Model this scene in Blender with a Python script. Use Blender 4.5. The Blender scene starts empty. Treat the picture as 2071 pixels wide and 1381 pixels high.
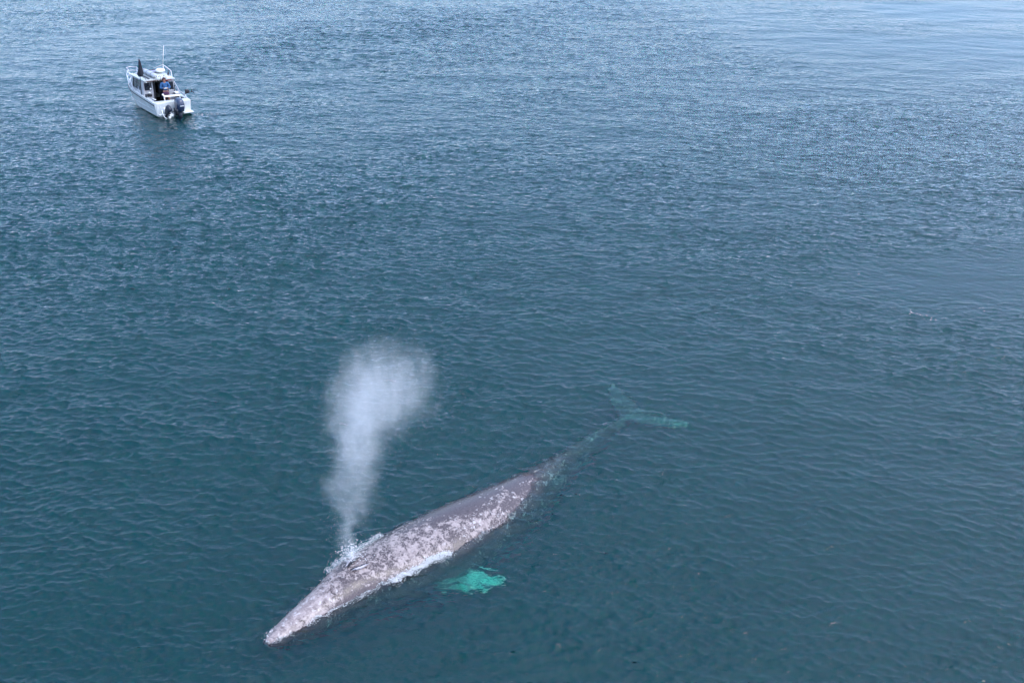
import bpy, bmesh, math, random
import numpy as np
from mathutils import Vector, Matrix
R = math.radians
random.seed(7)
rng = np.random.default_rng(11)
sc = bpy.context.scene
C = sc.collection

# ------------------------------------------------------------------ camera
CAM_H = 15.676
PITCH = 27.219
cd = bpy.data.cameras.new('camera')
cam = bpy.data.objects.new('camera', cd)
C.objects.link(cam)
cam.location = (0, 0, CAM_H)
cam.rotation_euler = (R(90 - PITCH), 0, 0)
cd.sensor_width = 36
cd.lens = 35.78
cd.clip_start = 0.5
cd.clip_end = 12000
sc.camera = cam

# ------------------------------------------------------------------ sky, sun, exposure
SUN_EL = 54.0
SUN_AZ = 106.0        # degrees clockwise from +Y (the way the camera looks)
w = bpy.data.worlds.new('World')
sc.world = w
w.use_nodes = True
wn = w.node_tree.nodes
wn.clear()
sky = wn.new('ShaderNodeTexSky')
sky.sky_type = 'NISHITA'
sky.sun_disc = False
sky.sun_elevation = R(SUN_EL)
sky.sun_rotation = R(SUN_AZ)
sky.air_density = 1.0
sky.dust_density = .15
sky.ozone_density = 3.0
bg = wn.new('ShaderNodeBackground')
bg.inputs[1].default_value = 0.15
wo = wn.new('ShaderNodeOutputWorld')
# thin high haze over the blue, thicker-looking (forward scattering) towards the sun
sdir = (math.sin(R(SUN_AZ)) * math.cos(R(SUN_EL)), math.cos(R(SUN_AZ)) * math.cos(R(SUN_EL)), math.sin(R(SUN_EL)))
wtc = wn.new('ShaderNodeTexCoord')
dotn = wn.new('ShaderNodeVectorMath'); dotn.operation = 'DOT_PRODUCT'
dotn.inputs[1].default_value = sdir
w.node_tree.links.new(wtc.outputs['Generated'], dotn.inputs[0])
mr = wn.new('ShaderNodeMapRange'); mr.interpolation_type = 'SMOOTHSTEP'
mr.inputs['From Min'].default_value = .10; mr.inputs['From Max'].default_value = 1.0
mr.inputs['To Min'].default_value = .0; mr.inputs['To Max'].default_value = .9
w.node_tree.links.new(dotn.outputs['Value'], mr.inputs['Value'])
veil = wn.new('ShaderNodeMix'); veil.data_type = 'RGBA'
w.node_tree.links.new(mr.outputs['Result'], veil.inputs['Factor'])
veil.inputs['B'].default_value = (6.6, 7.8, 11.3, 1)
base = wn.new('ShaderNodeMix'); base.data_type = 'RGBA'
base.inputs['Factor'].default_value = .60
base.inputs['B'].default_value = (2.3, 3.5, 6.0, 1)
w.node_tree.links.new(sky.outputs[0], base.inputs['A'])
w.node_tree.links.new(base.outputs['Result'], veil.inputs['A'])
w.node_tree.links.new(veil.outputs['Result'], bg.inputs[0])
w.node_tree.links.new(bg.outputs[0], wo.inputs[0])
ld = bpy.data.lights.new('sun', 'SUN')
sun = bpy.data.objects.new('sun', ld)
C.objects.link(sun)
ld.energy = 1.0
ld.angle = R(12.0)
ld.color = (1.0, 0.95, 0.88)
sd = Vector((math.sin(R(SUN_AZ)) * math.cos(R(SUN_EL)), math.cos(R(SUN_AZ)) * math.cos(R(SUN_EL)), math.sin(R(SUN_EL))))
sun.rotation_euler = sd.to_track_quat('Z', 'Y').to_euler()
sun.location = sd * 60
sc.view_settings.view_transform = 'Standard'
sc.view_settings.look = 'None'
sc.view_settings.gamma = 1
sc.view_settings.exposure = 1.1
sc.view_settings.use_curve_mapping = False
cy = sc.cycles
cy.use_denoising = True
cy.max_bounces = 10
cy.transparent_max_bounces = 24
cy.volume_bounces = 2
cy.diffuse_bounces = 3
cy.glossy_bounces = 3
cy.volume_step_rate = 1.0
cy.volume_max_steps = 128
cy.sample_clamp_direct = 5.0
cy.sample_clamp_indirect = 3.0
cy.caustics_reflective = False
cy.caustics_refractive = True

# ------------------------------------------------------------------ node helpers
def new_mat(name):
    m = bpy.data.materials.new(name)
    m.use_nodes = True
    m.node_tree.nodes.clear()
    return m, m.node_tree

def nd(nt, typ, **kw):
    n = nt.nodes.new(typ)
    for k, v in kw.items():
        if k.startswith('i_'):
            n.inputs[k[2:]].default_value = v
        else:
            setattr(n, k, v)
    return n

def lk(nt, a, b):
    nt.links.new(a, b)

def mth(nt, op, a, b=None, c=None, clamp=False):
    n = nt.nodes.new('ShaderNodeMath')
    n.operation = op
    n.use_clamp = clamp
    for i, v in enumerate((a, b, c)):
        if v is None:
            continue
        if isinstance(v, (int, float)):
            n.inputs[i].default_value = v
        else:
            nt.links.new(v, n.inputs[i])
    return n.outputs[0]

def mixc(nt, fac, a, b):
    n = nt.nodes.new('ShaderNodeMix')
    n.data_type = 'RGBA'
    for sock, v in ((n.inputs['Factor'], fac), (n.inputs['A'], a), (n.inputs['B'], b)):
        if isinstance(v, (int, float)):
            sock.default_value = v
        elif isinstance(v, tuple):
            sock.default_value = v if len(v) == 4 else (*v, 1)
        else:
            nt.links.new(v, sock)
    return n.outputs['Result']

def ramp(nt, v, lo, hi):
    n = nt.nodes.new('ShaderNodeMapRange')
    n.interpolation_type = 'SMOOTHSTEP'
    n.inputs['From Min'].default_value = lo
    n.inputs['From Max'].default_value = hi
    nt.links.new(v, n.inputs['Value'])
    return n.outputs['Result']

def noise(nt, vec, scale, detail=3, rough=.55, dist=0.0):
    n = nt.nodes.new('ShaderNodeTexNoise')
    n.inputs['Scale'].default_value = scale
    n.inputs['Detail'].default_value = detail
    n.inputs['Roughness'].default_value = rough
    n.inputs['Distortion'].default_value = dist
    nt.links.new(vec, n.inputs['Vector'])
    return n.outputs['Fac']

def simple_mat(name, col, rough=.5, metal=0.0, var=.12, vscale=6.0, bump=.0, bscale=40, coat=0.0, alpha=None):
    """base colour broken up by procedural wear"""
    m, nt = new_mat(name)
    b = nd(nt, 'ShaderNodeBsdfPrincipled')
    o = nd(nt, 'ShaderNodeOutputMaterial')
    tc = nd(nt, 'ShaderNodeTexCoord')
    f = noise(nt, tc.outputs['Object'], vscale, 5, .6)
    f2 = ramp(nt, f, .3, .7)
    dark = tuple(c * (1 - var) for c in col)
    lite = tuple(min(1, c * (1 + var * .6)) for c in col)
    lk(nt, mixc(nt, f2, dark, lite), b.inputs['Base Color'])
    rr = mth(nt, 'MULTIPLY_ADD', f, .2, rough - .1, clamp=True)
    lk(nt, rr, b.inputs['Roughness'])
    b.inputs['Metallic'].default_value = metal
    b.inputs['Coat Weight'].default_value = coat
    if bump:
        bn = nd(nt, 'ShaderNodeBump', i_Strength=bump, i_Distance=.01)
        lk(nt, noise(nt, tc.outputs['Object'], bscale, 3), bn.inputs['Height'])
        lk(nt, bn.outputs[0], b.inputs['Normal'])
    lk(nt, b.outputs[0], o.inputs['Surface'])
    return m

# ------------------------------------------------------------------ object helpers
def tag(o, label=None, cat=None, group=None, kind=None):
    if label: o['label'] = label
    if cat: o['category'] = cat
    if group: o['group'] = group
    if kind: o['kind'] = kind
    return o

def mesh_obj(name, verts, faces, mat=None, parent=None, smooth=False):
    me = bpy.data.meshes.new(name)
    me.from_pydata([tuple(map(float, v)) for v in verts], [], faces)
    me.validate()
    if smooth:
        me.polygons.foreach_set('use_smooth', [True] * len(me.polygons))
    me.update()
    o = bpy.data.objects.new(name, me)
    C.objects.link(o)
    if mat: me.materials.append(mat)
    if parent: o.parent = parent
    return o

def empty(name, loc=(0, 0, 0), rot=(0, 0, 0), parent=None):
    o = bpy.data.objects.new(name, None)
    o.empty_display_size = .2
    C.objects.link(o)
    o.location = loc
    o.rotation_euler = rot
    if parent: o.parent = parent
    return o

class MB:
    """collects solids for ONE part"""
    def __init__(s): s.v, s.f = [], []
    def add(s, v, f):
        n = len(s.v)
        s.v += [tuple(map(float, p)) for p in v]
        s.f += [[i + n for i in q] for q in f]
        return s
    def box(s, c, d, rz=0, rx=0, bev=.0):
        bm = bmesh.new()
        bmesh.ops.create_cube(bm, size=1)
        for v in bm.verts: v.co = Vector((v.co.x * d[0], v.co.y * d[1], v.co.z * d[2]))
        if bev > 0:
            bmesh.ops.bevel(bm, geom=bm.edges[:], offset=min(bev, min(d) * .45), segments=2, affect='EDGES', profile=.6)
        M = Matrix.Translation(c) @ Matrix.Rotation(rz, 4, 'Z') @ Matrix.Rotation(rx, 4, 'X')
        bm.transform(M)
        bm.verts.index_update()
        s.add([v.co for v in bm.verts], [[v.index for v in f.verts] for f in bm.faces])
        bm.free()
        return s
    def tube(s, pts, r, n=8, closed=False):
        pts = [Vector(p) for p in pts]
        rr = r if isinstance(r, (list, tuple)) else [r] * len(pts)
        V, F = [], []
        up = None
        for i, p in enumerate(pts):
            a = pts[i - 1] if (i > 0 or closed) else p
            b = pts[(i + 1) % len(pts)] if (i < len(pts) - 1 or closed) else p
            t = (b - a).normalized()
            if up is None:
                up = t.orthogonal().normalized()
            up = (up - t * up.dot(t)).normalized()
            q = t.cross(up)
            for k in range(n):
                an = 2 * math.pi * k / n
                V.append(p + (up * math.cos(an) + q * math.sin(an)) * rr[i])
        m = len(pts)
        for i in range(m if closed else m - 1):
            for k in range(n):
                a, b = i * n + k, i * n + (k + 1) % n
                c, d = ((i + 1) % m) * n + (k + 1) % n, ((i + 1) % m) * n + k
                F.append([a, b, c, d])
        if not closed:
            F.append(list(range(n))[::-1])
            F.append([(m - 1) * n + k for k in range(n)])
        return s.add(V, F)
    def loft(s, rings, cap=True):
        n = len(rings[0])
        V = [p for r_ in rings for p in r_]
        F = []
        for i in range(len(rings) - 1):
            for k in range(n):
                a, b = i * n + k, i * n + (k + 1) % n
                F.append([a, b, b + n, a + n])
        if cap:
            F.append(list(range(n))[::-1])
            F.append([(len(rings) - 1) * n + k for k in range(n)])
        return s.add(V, F)
    def ball(s, c, r, seg=10):
        rings = []
        for i in range(1, seg):
            ph = math.pi * i / seg
            rings.append([(c[0] + r[0] * math.sin(ph) * math.cos(t), c[1] + r[1] * math.sin(ph) * math.sin(t), c[2] + r[2] * math.cos(ph)) for t in [2 * math.pi * k / (seg + 2) for k in range(seg + 2)]])
        return s.loft(rings)
    def prism(s, quad, off):
        """a four-cornered panel given a thickness"""
        q = [Vector(p) for p in quad]
        o = Vector(off)
        V = q + [p + o for p in q]
        n = len(q)
        F = [list(range(n))[::-1], [n + i for i in range(n)]] + [[i, (i + 1) % n, n + (i + 1) % n, n + i] for i in range(n)]
        return s.add(V, F)
    def build(s, name, mat, parent=None, smooth=False):
        o = mesh_obj(name, s.v, s.f, mat, parent, smooth)
        bm = bmesh.new(); bm.from_mesh(o.data)
        bmesh.ops.recalc_face_normals(bm, faces=bm.faces[:])
        bm.to_mesh(o.data); bm.free()
        return o

# ------------------------------------------------------------------ waves
def field(N, L, lo, hi, th0, spread, seed, fall=2.0):
    g = np.random.default_rng(seed)
    k1 = np.fft.fftfreq(N, L / N) * 2 * np.pi
    kx, ky = np.meshgrid(k1, k1, indexing='ij')
    k = np.hypot(kx, ky); k[0, 0] = 1
    lam = 2 * np.pi / k
    m = 1 / (1 + np.exp(-(np.log(lam / lo)) * 9)) / (1 + np.exp((np.log(lam / hi)) * 7))
    th = np.arctan2(ky, kx)
    c = np.cos(th - th0)
    D = np.where(c > 0, np.abs(c) ** spread, 0) + .15
    A = k ** -fall * m * D * (g.standard_normal((N, N)) + 1j * g.standard_normal((N, N)))
    A[0, 0] = 0
    h = np.real(np.fft.ifft2(A))
    sl = math.sqrt(float((np.real(np.fft.ifft2(A * 1j * kx)) ** 2 + np.real(np.fft.ifft2(A * 1j * ky)) ** 2).mean()))
    dx = np.real(np.fft.ifft2(A * 1j * kx / k)); dy = np.real(np.fft.ifft2(A * 1j * ky / k))
    return (np.stack([h, dx, dy], -1) / sl).astype(np.float32), L

def samp(F, x, y):
    T, L = F
    N = T.shape[0]
    u = x / L * N; v = y / L * N
    i = np.floor(u).astype(np.int64); j = np.floor(v).astype(np.int64)
    a = (u - i)[..., None].astype(np.float32); b = (v - j)[..., None].astype(np.float32)
    i %= N; j %= N; i2 = (i + 1) % N; j2 = (j + 1) % N
    return T[i, j] * (1 - a) * (1 - b) + T[i2, j] * a * (1 - b) + T[i, j2] * (1 - a) * b + T[i2, j2] * a * b

TH = R(-97)
BANDS = [  # field, slope, shortest wave, calm-patch response
    (field(512, 67.3, 2.2, 9.0, TH + .35, 2, 1), .020, 2.2, .3),
    (field(1024, 47.1, .85, 2.2, TH - .12, 3, 2), .036, .85, .75),
    (field(1024, 31.7, .42, .85, TH + .05, 3.5, 3), .085, .42, 1.0),
    (field(1024, 19.9, .22, .42, TH - .05, 3, 4), .235, .22, 1.0),
    (field(1024, 11.3, .12, .22, TH, 2.5, 5), .23, .12, 1.0),
]
def blob(x, y, cx, cy, rx, ry, rot=0, p=2.0):
    c, s = math.cos(rot), math.sin(rot)
    a = (x - cx) * c + (y - cy) * s; b = -(x - cx) * s + (y - cy) * c
    return np.exp(-((a / rx) ** 2 + (b / ry) ** 2) ** (p / 2))
LOWN = field(256, 160.0, 9.0, 60.0, 0, 0, 9, 1.2)
def rough_map(x, y):
    """how ruffled the surface is: 1 = the usual ripples"""
    n = samp(LOWN, x, y)[..., 0]
    n = n / 3.0
    m = 1.0 + .26 * np.tanh(n)
    m = m + .12 * blob(x, y, -17.0, 34.0, 15.0, 15.0, 0, 3) + .06 * blob(x, y, 4.0, 42.0, 16.0, 13.0, 0, 3)
    m = m - .55 * blob(x, y, -3.6, 20.9, 2.2, 5.0, R(-42), 3)     # lee of the whale
    m = m - .12 * blob(x, y, -1.2, 18.2, 1.6, 5.0, R(-47), 3)
    m = m - .72 * blob(x, y, 16.6, 35.8, 4.8, 2.6, R(10), 2.5)    # old footprint slick
    m = m - .45 * blob(x, y, 24.0, 38.5, 6.0, 3.0, R(5), 2.5)
    m = m - .66 * blob(x, y, 40.0, 95.0, 30.0, 30.0, 0, 3)        # calmer far right
    m = m - .05 * blob(x, y, -8.0, 86.0, 27.0, 5.5, R(41), 2)
    m = m + .35 * blob(x, y, -14.5, 51.0, 7.0, 1.6, R(-60), 2)   # track the boat left     # ruffled band behind the boat
    m = m - .25 * blob(x, y, -38.0, 86.0, 14.0, 14.0, 0, 2)
    return np.clip(m, .12, 2)

def waves(x, y, dy, calm=None):
    out = np.zeros(x.shape + (3,), np.float32)
    m = rough_map(x, y)
    band = blob(x, y, -8.0, 86.0, 27.0, 5.5, R(41), 2)
    for F, sl, lm, resp in BANDS:
        if .3 < lm < 1: sl = sl * (1 + .8 * band)
        wgt = np.clip((lm / dy - 1.6) / 1.6, 0, 1) * sl * (1 + (m - 1) * resp)
        out += samp(F, x, y) * wgt[..., None]
    return out
def fill_map(dy):
    """how much of the short waves the mesh is too coarse to hold"""
    f = 0
    for (F, sl, lm, resp), k in zip(BANDS[3:5], (.5, .5)):
        f = f + k * (1 - np.clip((lm / dy - 1.6) / 1.6, 0, 1))
    return f

def water_material():
    m, nt = new_mat('sea_water')
    o = nd(nt, 'ShaderNodeOutputMaterial')
    tc = nd(nt, 'ShaderNodeTexCoord')
    mp = nd(nt, 'ShaderNodeMapping')
    mp.inputs['Rotation'].default_value = (0, 0, R(-7))
    mp.inputs['Scale'].default_value = (.42, 1.0, 1.0)
    lk(nt, tc.outputs['Object'], mp.inputs['Vector'])
    at = nd(nt, 'ShaderNodeAttribute', attribute_name='ruffle')
    n1 = noise(nt, mp.outputs[0], 6.5, 2.5, .62, .35)
    mp2 = nd(nt, 'ShaderNodeMapping')
    mp2.inputs['Rotation'].default_value = (0, 0, R(38))
    mp2.inputs['Scale'].default_value = (.5, 1.0, 1.0)
    lk(nt, tc.outputs['Object'], mp2.inputs['Vector'])
    n2 = noise(nt, mp2.outputs[0], 9.0, 2.0, .6, .2)
    hh = mth(nt, 'MULTIPLY_ADD', n2, .35, n1)
    fl = nd(nt, 'ShaderNodeAttribute', attribute_name='fill')
    mp3 = nd(nt, 'ShaderNodeMapping')
    mp3.inputs['Rotation'].default_value = (0, 0, R(4))
    mp3.inputs['Scale'].default_value = (.5, 1.0, 1.0)
    lk(nt, tc.outputs['Object'], mp3.inputs['Vector'])
    n3 = noise(nt, mp3.outputs[0], 4.6, 2.0, .6, .3)
    hh = mth(nt, 'ADD', hh, mth(nt, 'MULTIPLY', mth(nt, 'MULTIPLY', n3, 1.7), fl.outputs['Fac']))
    hh = mth(nt, 'MULTIPLY', hh, at.outputs['Fac'])
    bn = nd(nt, 'ShaderNodeBump', i_Strength=1.0, i_Distance=.038)
    lk(nt, hh, bn.inputs['Height'])
    fr = nd(nt, 'ShaderNodeFresnel', i_IOR=1.333)
    lk(nt, bn.outputs[0], fr.inputs['Normal'])
    geo = nd(nt, 'ShaderNodeNewGeometry')
    inv = mth(nt, 'SUBTRACT', 1.0, geo.outputs['Backfacing'])
    fac = mth(nt, 'MULTIPLY', fr.outputs[0], inv)
    gl = nd(nt, 'ShaderNodeBsdfGlossy', i_Roughness=.035)
    gl.inputs['Color'].default_value = (1, 1, 1, 1)
    lk(nt, bn.outputs[0], gl.inputs['Normal'])
    tr = nd(nt, 'ShaderNodeBsdfRefraction', i_IOR=1.333, i_Roughness=0.0)
    lk(nt, bn.outputs[0], tr.inputs['Normal'])
    mx = nd(nt, 'ShaderNodeMixShader')
    lk(nt, fac, mx.inputs[0]); lk(nt, tr.outputs[0], mx.inputs[1]); lk(nt, gl.outputs[0], mx.inputs[2])
    lk(nt, mx.outputs[0], o.inputs['Surface'])
    va = nd(nt, 'ShaderNodeVolumeAbsorption')
    va.inputs['Color'].default_value = (0.05, .862, .755, 1)
    va.inputs['Density'].default_value = 2.0
    vs = nd(nt, 'ShaderNodeVolumeScatter')
    vs.inputs['Color'].default_value = (.15, .56, 1.0, 1)
    vs.inputs['Density'].default_value = .16
    vs.inputs['Anisotropy'].default_value = 0.0
    ad = nd(nt, 'ShaderNodeAddShader')
    lk(nt, va.outputs[0], ad.inputs[0]); lk(nt, vs.outputs[0], ad.inputs[1])
    lk(nt, ad.outputs[0], o.inputs['Volume'])
    return m

def row_gap(Y):
    return np.maximum(5 * np.maximum(Y, .1) ** .8 * (118 ** .2 - 13.6 ** .2) / 1250, .02)

def make_sea():
    NR, NC = 1250, 1090
    # rows get farther apart with distance; the sheet goes on to the horizon on all sides
    yv = np.linspace(13.6 ** .2, 118 ** .2, NR) ** 5
    ynear = np.array([-3000, -600, -120, -25, 0, 6, 10, 12.2])
    yfar = np.array([120.5, 125, 135, 160, 220, 400, 900, 2200, 5000])
    ys = np.concatenate([ynear, yv, yfar])
    u = np.linspace(-.66, .66, NC)
    ux = np.array([.70, .75, 1.0, 1.7, 4.0, 12, 40])
    us = np.concatenate([-ux[::-1], u, ux])
    Yb = np.clip(ys, 13.6, 118)
    X = us[None, :] * (.889 * Yb[:, None] + 7.17)
    far = np.clip(ys, 118, None) / 118
    X = X * far[:, None]
    Y = np.repeat(ys[:, None], len(us), 1)
    dy = row_gap(Y)
    ex = np.abs(us)[None, :] * np.ones_like(Y)
    dy = np.where(ex > .67, 9.0, dy); dy = np.where((Y < 13.5) | (Y > 118.5), 9.0, dy)
    D = waves(X, Y, dy)
    Z = D[..., 0]
    ch = 1.0
    XX = X + D[..., 1] * ch; YY = Y + D[..., 2] * ch
    # small waves thrown off by the whale's body
    L0 = np.array([(-5.27, 16.46, .12), (-4.15, 17.88, .45), (-3.05, 19.10, .72), (-1.82, 20.20, .85), (-.58, 21.32, .70), (.9, 23.1, .2)])
    near = (np.abs(XX + 2.2) < 9) & (np.abs(YY - 19.8) < 9)
    px_, py_ = XX[near], YY[near]
    dd = np.full(px_.shape, 99.0)
    for a_, b_ in zip(L0[:-1], L0[1:]):
        v_ = b_[:2] - a_[:2]
        t_ = np.clip(((px_ - a_[0]) * v_[0] + (py_ - a_[1]) * v_[1]) / (v_ @ v_), 0, 1)
        dd = np.minimum(dd, np.hypot(px_ - a_[0] - t_ * v_[0], py_ - a_[1] - t_ * v_[1]) - (a_[2] + t_ * (b_[2] - a_[2])))
    n_ = samp(LOWN, px_ * 9, py_ * 9)[..., 0] / 3
    dd = np.maximum(dd, 0)
    Z[near] += (.020 * np.cos(2 * np.pi * (dd + .10 * n_) / (.42 + .10 * dd)) * np.exp(-dd / 1.1) * np.clip(1 + .5 * n_, .2, 1.6)).astype(np.float32)
    nR, nC = X.shape
    top = np.stack([XX, YY, Z], -1).reshape(-1, 3)
    rf = rough_map(X, Y).reshape(-1)
    idx = np.arange(nR * nC).reshape(nR, nC)
    q = np.stack([idx[:-1, :-1], idx[:-1, 1:], idx[1:, 1:], idx[1:, :-1]], -1).reshape(-1, 4)
    # skirt and bottom close the body of water
    per = np.concatenate([idx[0, :], idx[1:, -1], idx[-1, -2::-1], idx[-2:0:-1, 0]])
    low = top[per].copy(); low[:, 2] = -30
    base = len(top)
    verts = np.concatenate([top, low])
    m = len(per)
    li = base + np.arange(m)
    sk = np.stack([per, li, np.roll(li, -1), np.roll(per, -1)], -1)
    nv = len(verts)
    me = bpy.data.meshes.new('water')
    me.vertices.add(nv)
    me.vertices.foreach_set('co', verts.astype(np.float32).ravel())
    loops = np.concatenate([q.ravel(), sk.ravel(), li[::-1]])
    starts = np.concatenate([np.arange(len(q) + len(sk)) * 4, [(len(q) + len(sk)) * 4]])
    me.loops.add(len(loops)); me.loops.foreach_set('vertex_index', loops.astype(np.int32))
    me.polygons.add(len(starts)); me.polygons.foreach_set('loop_start', starts.astype(np.int32))
    me.update(calc_edges=True)
    me.polygons.foreach_set('use_smooth', np.concatenate([np.ones(len(q), bool), np.zeros(len(sk) + 1, bool)]))
    a = me.attributes.new('fill', 'FLOAT', 'POINT')
    vals = np.ones(nv, np.float32); vals[:len(rf)] = fill_map(dy).reshape(-1)
    a.data.foreach_set('value', vals)
    a = me.attributes.new('ruffle', 'FLOAT', 'POINT')
    vals = np.ones(nv, np.float32); vals[:len(rf)] = rf
    a.data.foreach_set('value', vals)
    me.materials.append(water_material())
    o = bpy.data.objects.new('water', me)
    C.objects.link(o)
    tag(o, kind='structure')
    return o
sea = make_sea()
bed_mat = simple_mat('dark_sand', (.035, .045, .04), .9, var=.4, vscale=.15)
bed = mesh_obj('seabed', [(-400, -200, -26), (400, -200, -26), (400, 500, -26), (-400, 500, -26)], [[0, 1, 2, 3]], bed_mat)
tag(bed, kind='structure')

# ------------------------------------------------------------------ whale
# spine: x, y, z of the top, half width, half height (nose to tail stock)
SP = [
 (-5.27, 16.46, -.02, .10, .12),
 (-5.15, 16.62, .03, .24, .26),
 (-4.92, 16.93, .09, .36, .40),
 (-4.55, 17.38, .17, .48, .54),
 (-4.15, 17.88, .25, .60, .68),
 (-3.80, 18.32, .34, .74, .82),
 (-3.52, 18.66, .34, .84, .92),
 (-3.05, 19.10, .31, 1.00, 1.06),
 (-2.45, 19.66, .30, 1.14, 1.18),
 (-1.82, 20.20, .30, 1.20, 1.24),
 (-1.20, 20.74, .28, 1.18, 1.22),
 (-.58, 21.32, .21, 1.08, 1.14),
 (.00, 21.98, .10, .92, 1.00),
 (.56, 22.66, -.01, .74, .86),
 (1.12, 23.36, -.11, .56, .70),
 (1.75, 24.16, -.22, .42, .56),
 (2.40, 24.98, -.33, .31, .44),
 (3.00, 25.66, -.43, .22, .32),
 (3.45, 26.12, -.50, .17, .20),
 (3.80, 26.48, -.51, .10, .09),
]
def catmull(P, n):
    P = np.array(P, float)
    d = np.r_[0, np.cumsum(np.linalg.norm(np.diff(P[:, :2], axis=0), axis=1))]
    t = np.linspace(0, d[-1], n)
    out = np.zeros((n, P.shape[1]))
    m = np.gradient(P, d, axis=0)
    j = np.clip(np.searchsorted(d, t, side='right') - 1, 0, len(d) - 2)
    h = (d[j + 1] - d[j])[:, None]; s = ((t - d[j]) / (d[j + 1] - d[j]))[:, None]
    out = (2*s**3-3*s**2+1)*P[j] + (s**3-2*s**2+s)*h*m[j] + (-2*s**3+3*s**2)*P[j+1] + (s**3-s**2)*h*m[j+1]
    return out, t
spine, tlen = catmull(SP, 150)
TANG = np.gradient(spine[:, :2], axis=0); TANG /= np.linalg.norm(TANG, axis=1)[:, None]
NEAR = np.stack([TANG[:, 1], -TANG[:, 0]], 1)       # towards the camera side (left flank)

def whale_mesh():
    K = 48
    rings = []
    for i in range(len(spine)):
        x, y, zt, rw, rh = spine[i]
        t = tlen[i]
        head = max(0.0, 1 - t / 3.4)
        tail = min(1.0, max(0.0, (t - 8.2) / 2.0))
        zc = zt - rh
        ring = []
        for k in range(K):
            a = 2 * math.pi * k / K
            s, c = math.sin(a), math.cos(a)
            # head is roof-shaped from above, tail stock is keeled
            wf = 1.0
            if c > 0:
                wf = 1 - (.22 * head + .30 * tail) * c ** 2
            sx = math.copysign(abs(s) ** (.95), s) * rw * wf
            sz = math.copysign(abs(c) ** (.92 if c < 0 else 1.0), c) * rh
            zz = 0
            # knuckles along the top of the tail stock
            if t > 8.6 and t < 13 and c > .9:
                zz = .035 * max(0, math.sin((t - 8.6) * 2 * math.pi / .48)) * (c - .9) / .1
            # mouth line groove on the head
            if t < 2.9 and c < .3 and c > -.3:
                gz = abs(c + .02 + .0 * t)
                sx *= 1 - .05 * max(0, 1 - gz / .12)
            ring.append((x + NEAR[i, 0] * sx, y + NEAR[i, 1] * sx, zc + sz + zz))
        rings.append(ring)
    mb = MB().loft(rings)
    # ridge in front of the blowholes
    # flippers
    def flipper(side, root, tip, back, droop=0):
        root, tip = Vector(root), Vector(tip)
        ax = (tip - root)
        rs = []
        prof = [(0, .26, .15), (.15, .36, .14), (.35, .47, .11), (.55, .50, .085), (.72, .42, .06), (.86, .29, .04), (.95, .16, .025), (1.0, .05, .015)]
        chord = Vector(back).normalized()
        nrm = ax.normalized().cross(chord).normalized()
        for s, w_, th in prof:
            p = root + ax * s + chord * (.22 * s * s)
            p = p + Vector((0, 0, -droop * s * s))
            rs.append([p + chord * math.cos(a) * w_ * .88 + nrm * math.sin(a) * th for a in [2 * math.pi * k / 20 for k in range(20)]])
        MBx = MB().loft(rs)
        return MBx
    f1 = flipper(1, (-2.45, 19.15, -.75), (-.18, 18.70, -.72), (.35, .93, .0))
    f2 = flipper(-1, (-3.6, 20.2, -.85), (-3.9, 21.9, -2.6), (.70, .71, .0))
    # flukes: two swept blades with a notch
    def fluke(tip, sgn):
        r0 = Vector((3.55, 26.22, -.52)); tip = Vector(tip)
        ax = tip - r0
        back = Vector((.68, .73, 0))
        rs = []
        prof = [(-.05, .42, .12, .22), (.12, .46, .11, .30), (.3, .46, .085, .33), (.5, .40, .065, .36), (.7, .30, .045, .42), (.85, .19, .03, .50), (.95, .10, .02, .58), (1.0, .03, .012, .64)]
        nrm = ax.normalized().cross(back).normalized()
        for s, w_, th, bk in prof:
            p = r0 + ax * s + back * (bk - .22)
            rs.append([p + back * math.cos(a) * w_ + nrm * math.sin(a) * th for a in [2 * math.pi * k / 20 for k in range(20)]])
        return MB().loft(rs)
    k1 = fluke((2.86, 27.80, -.50), 1)
    k2 = fluke((5.05, 25.42, -.58), -1)
    for m_ in (f1, f2, k1, k2):
        mb.add(m_.v, m_.f)
    tmp = mb.build('whale_tmp', None)
    md = tmp.modifiers.new('r', 'REMESH'); md.mode = 'VOXEL'; md.voxel_size = .035
    ms = tmp.modifiers.new('s', 'SMOOTH'); ms.factor = .6; ms.iterations = 5
    dg = bpy.context.evaluated_depsgraph_get()
    me = bpy.data.meshes.new_from_object(tmp.evaluated_get(dg))
    bpy.data.objects.remove(tmp)
    me.name = 'grey_whale'
    return me

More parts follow.
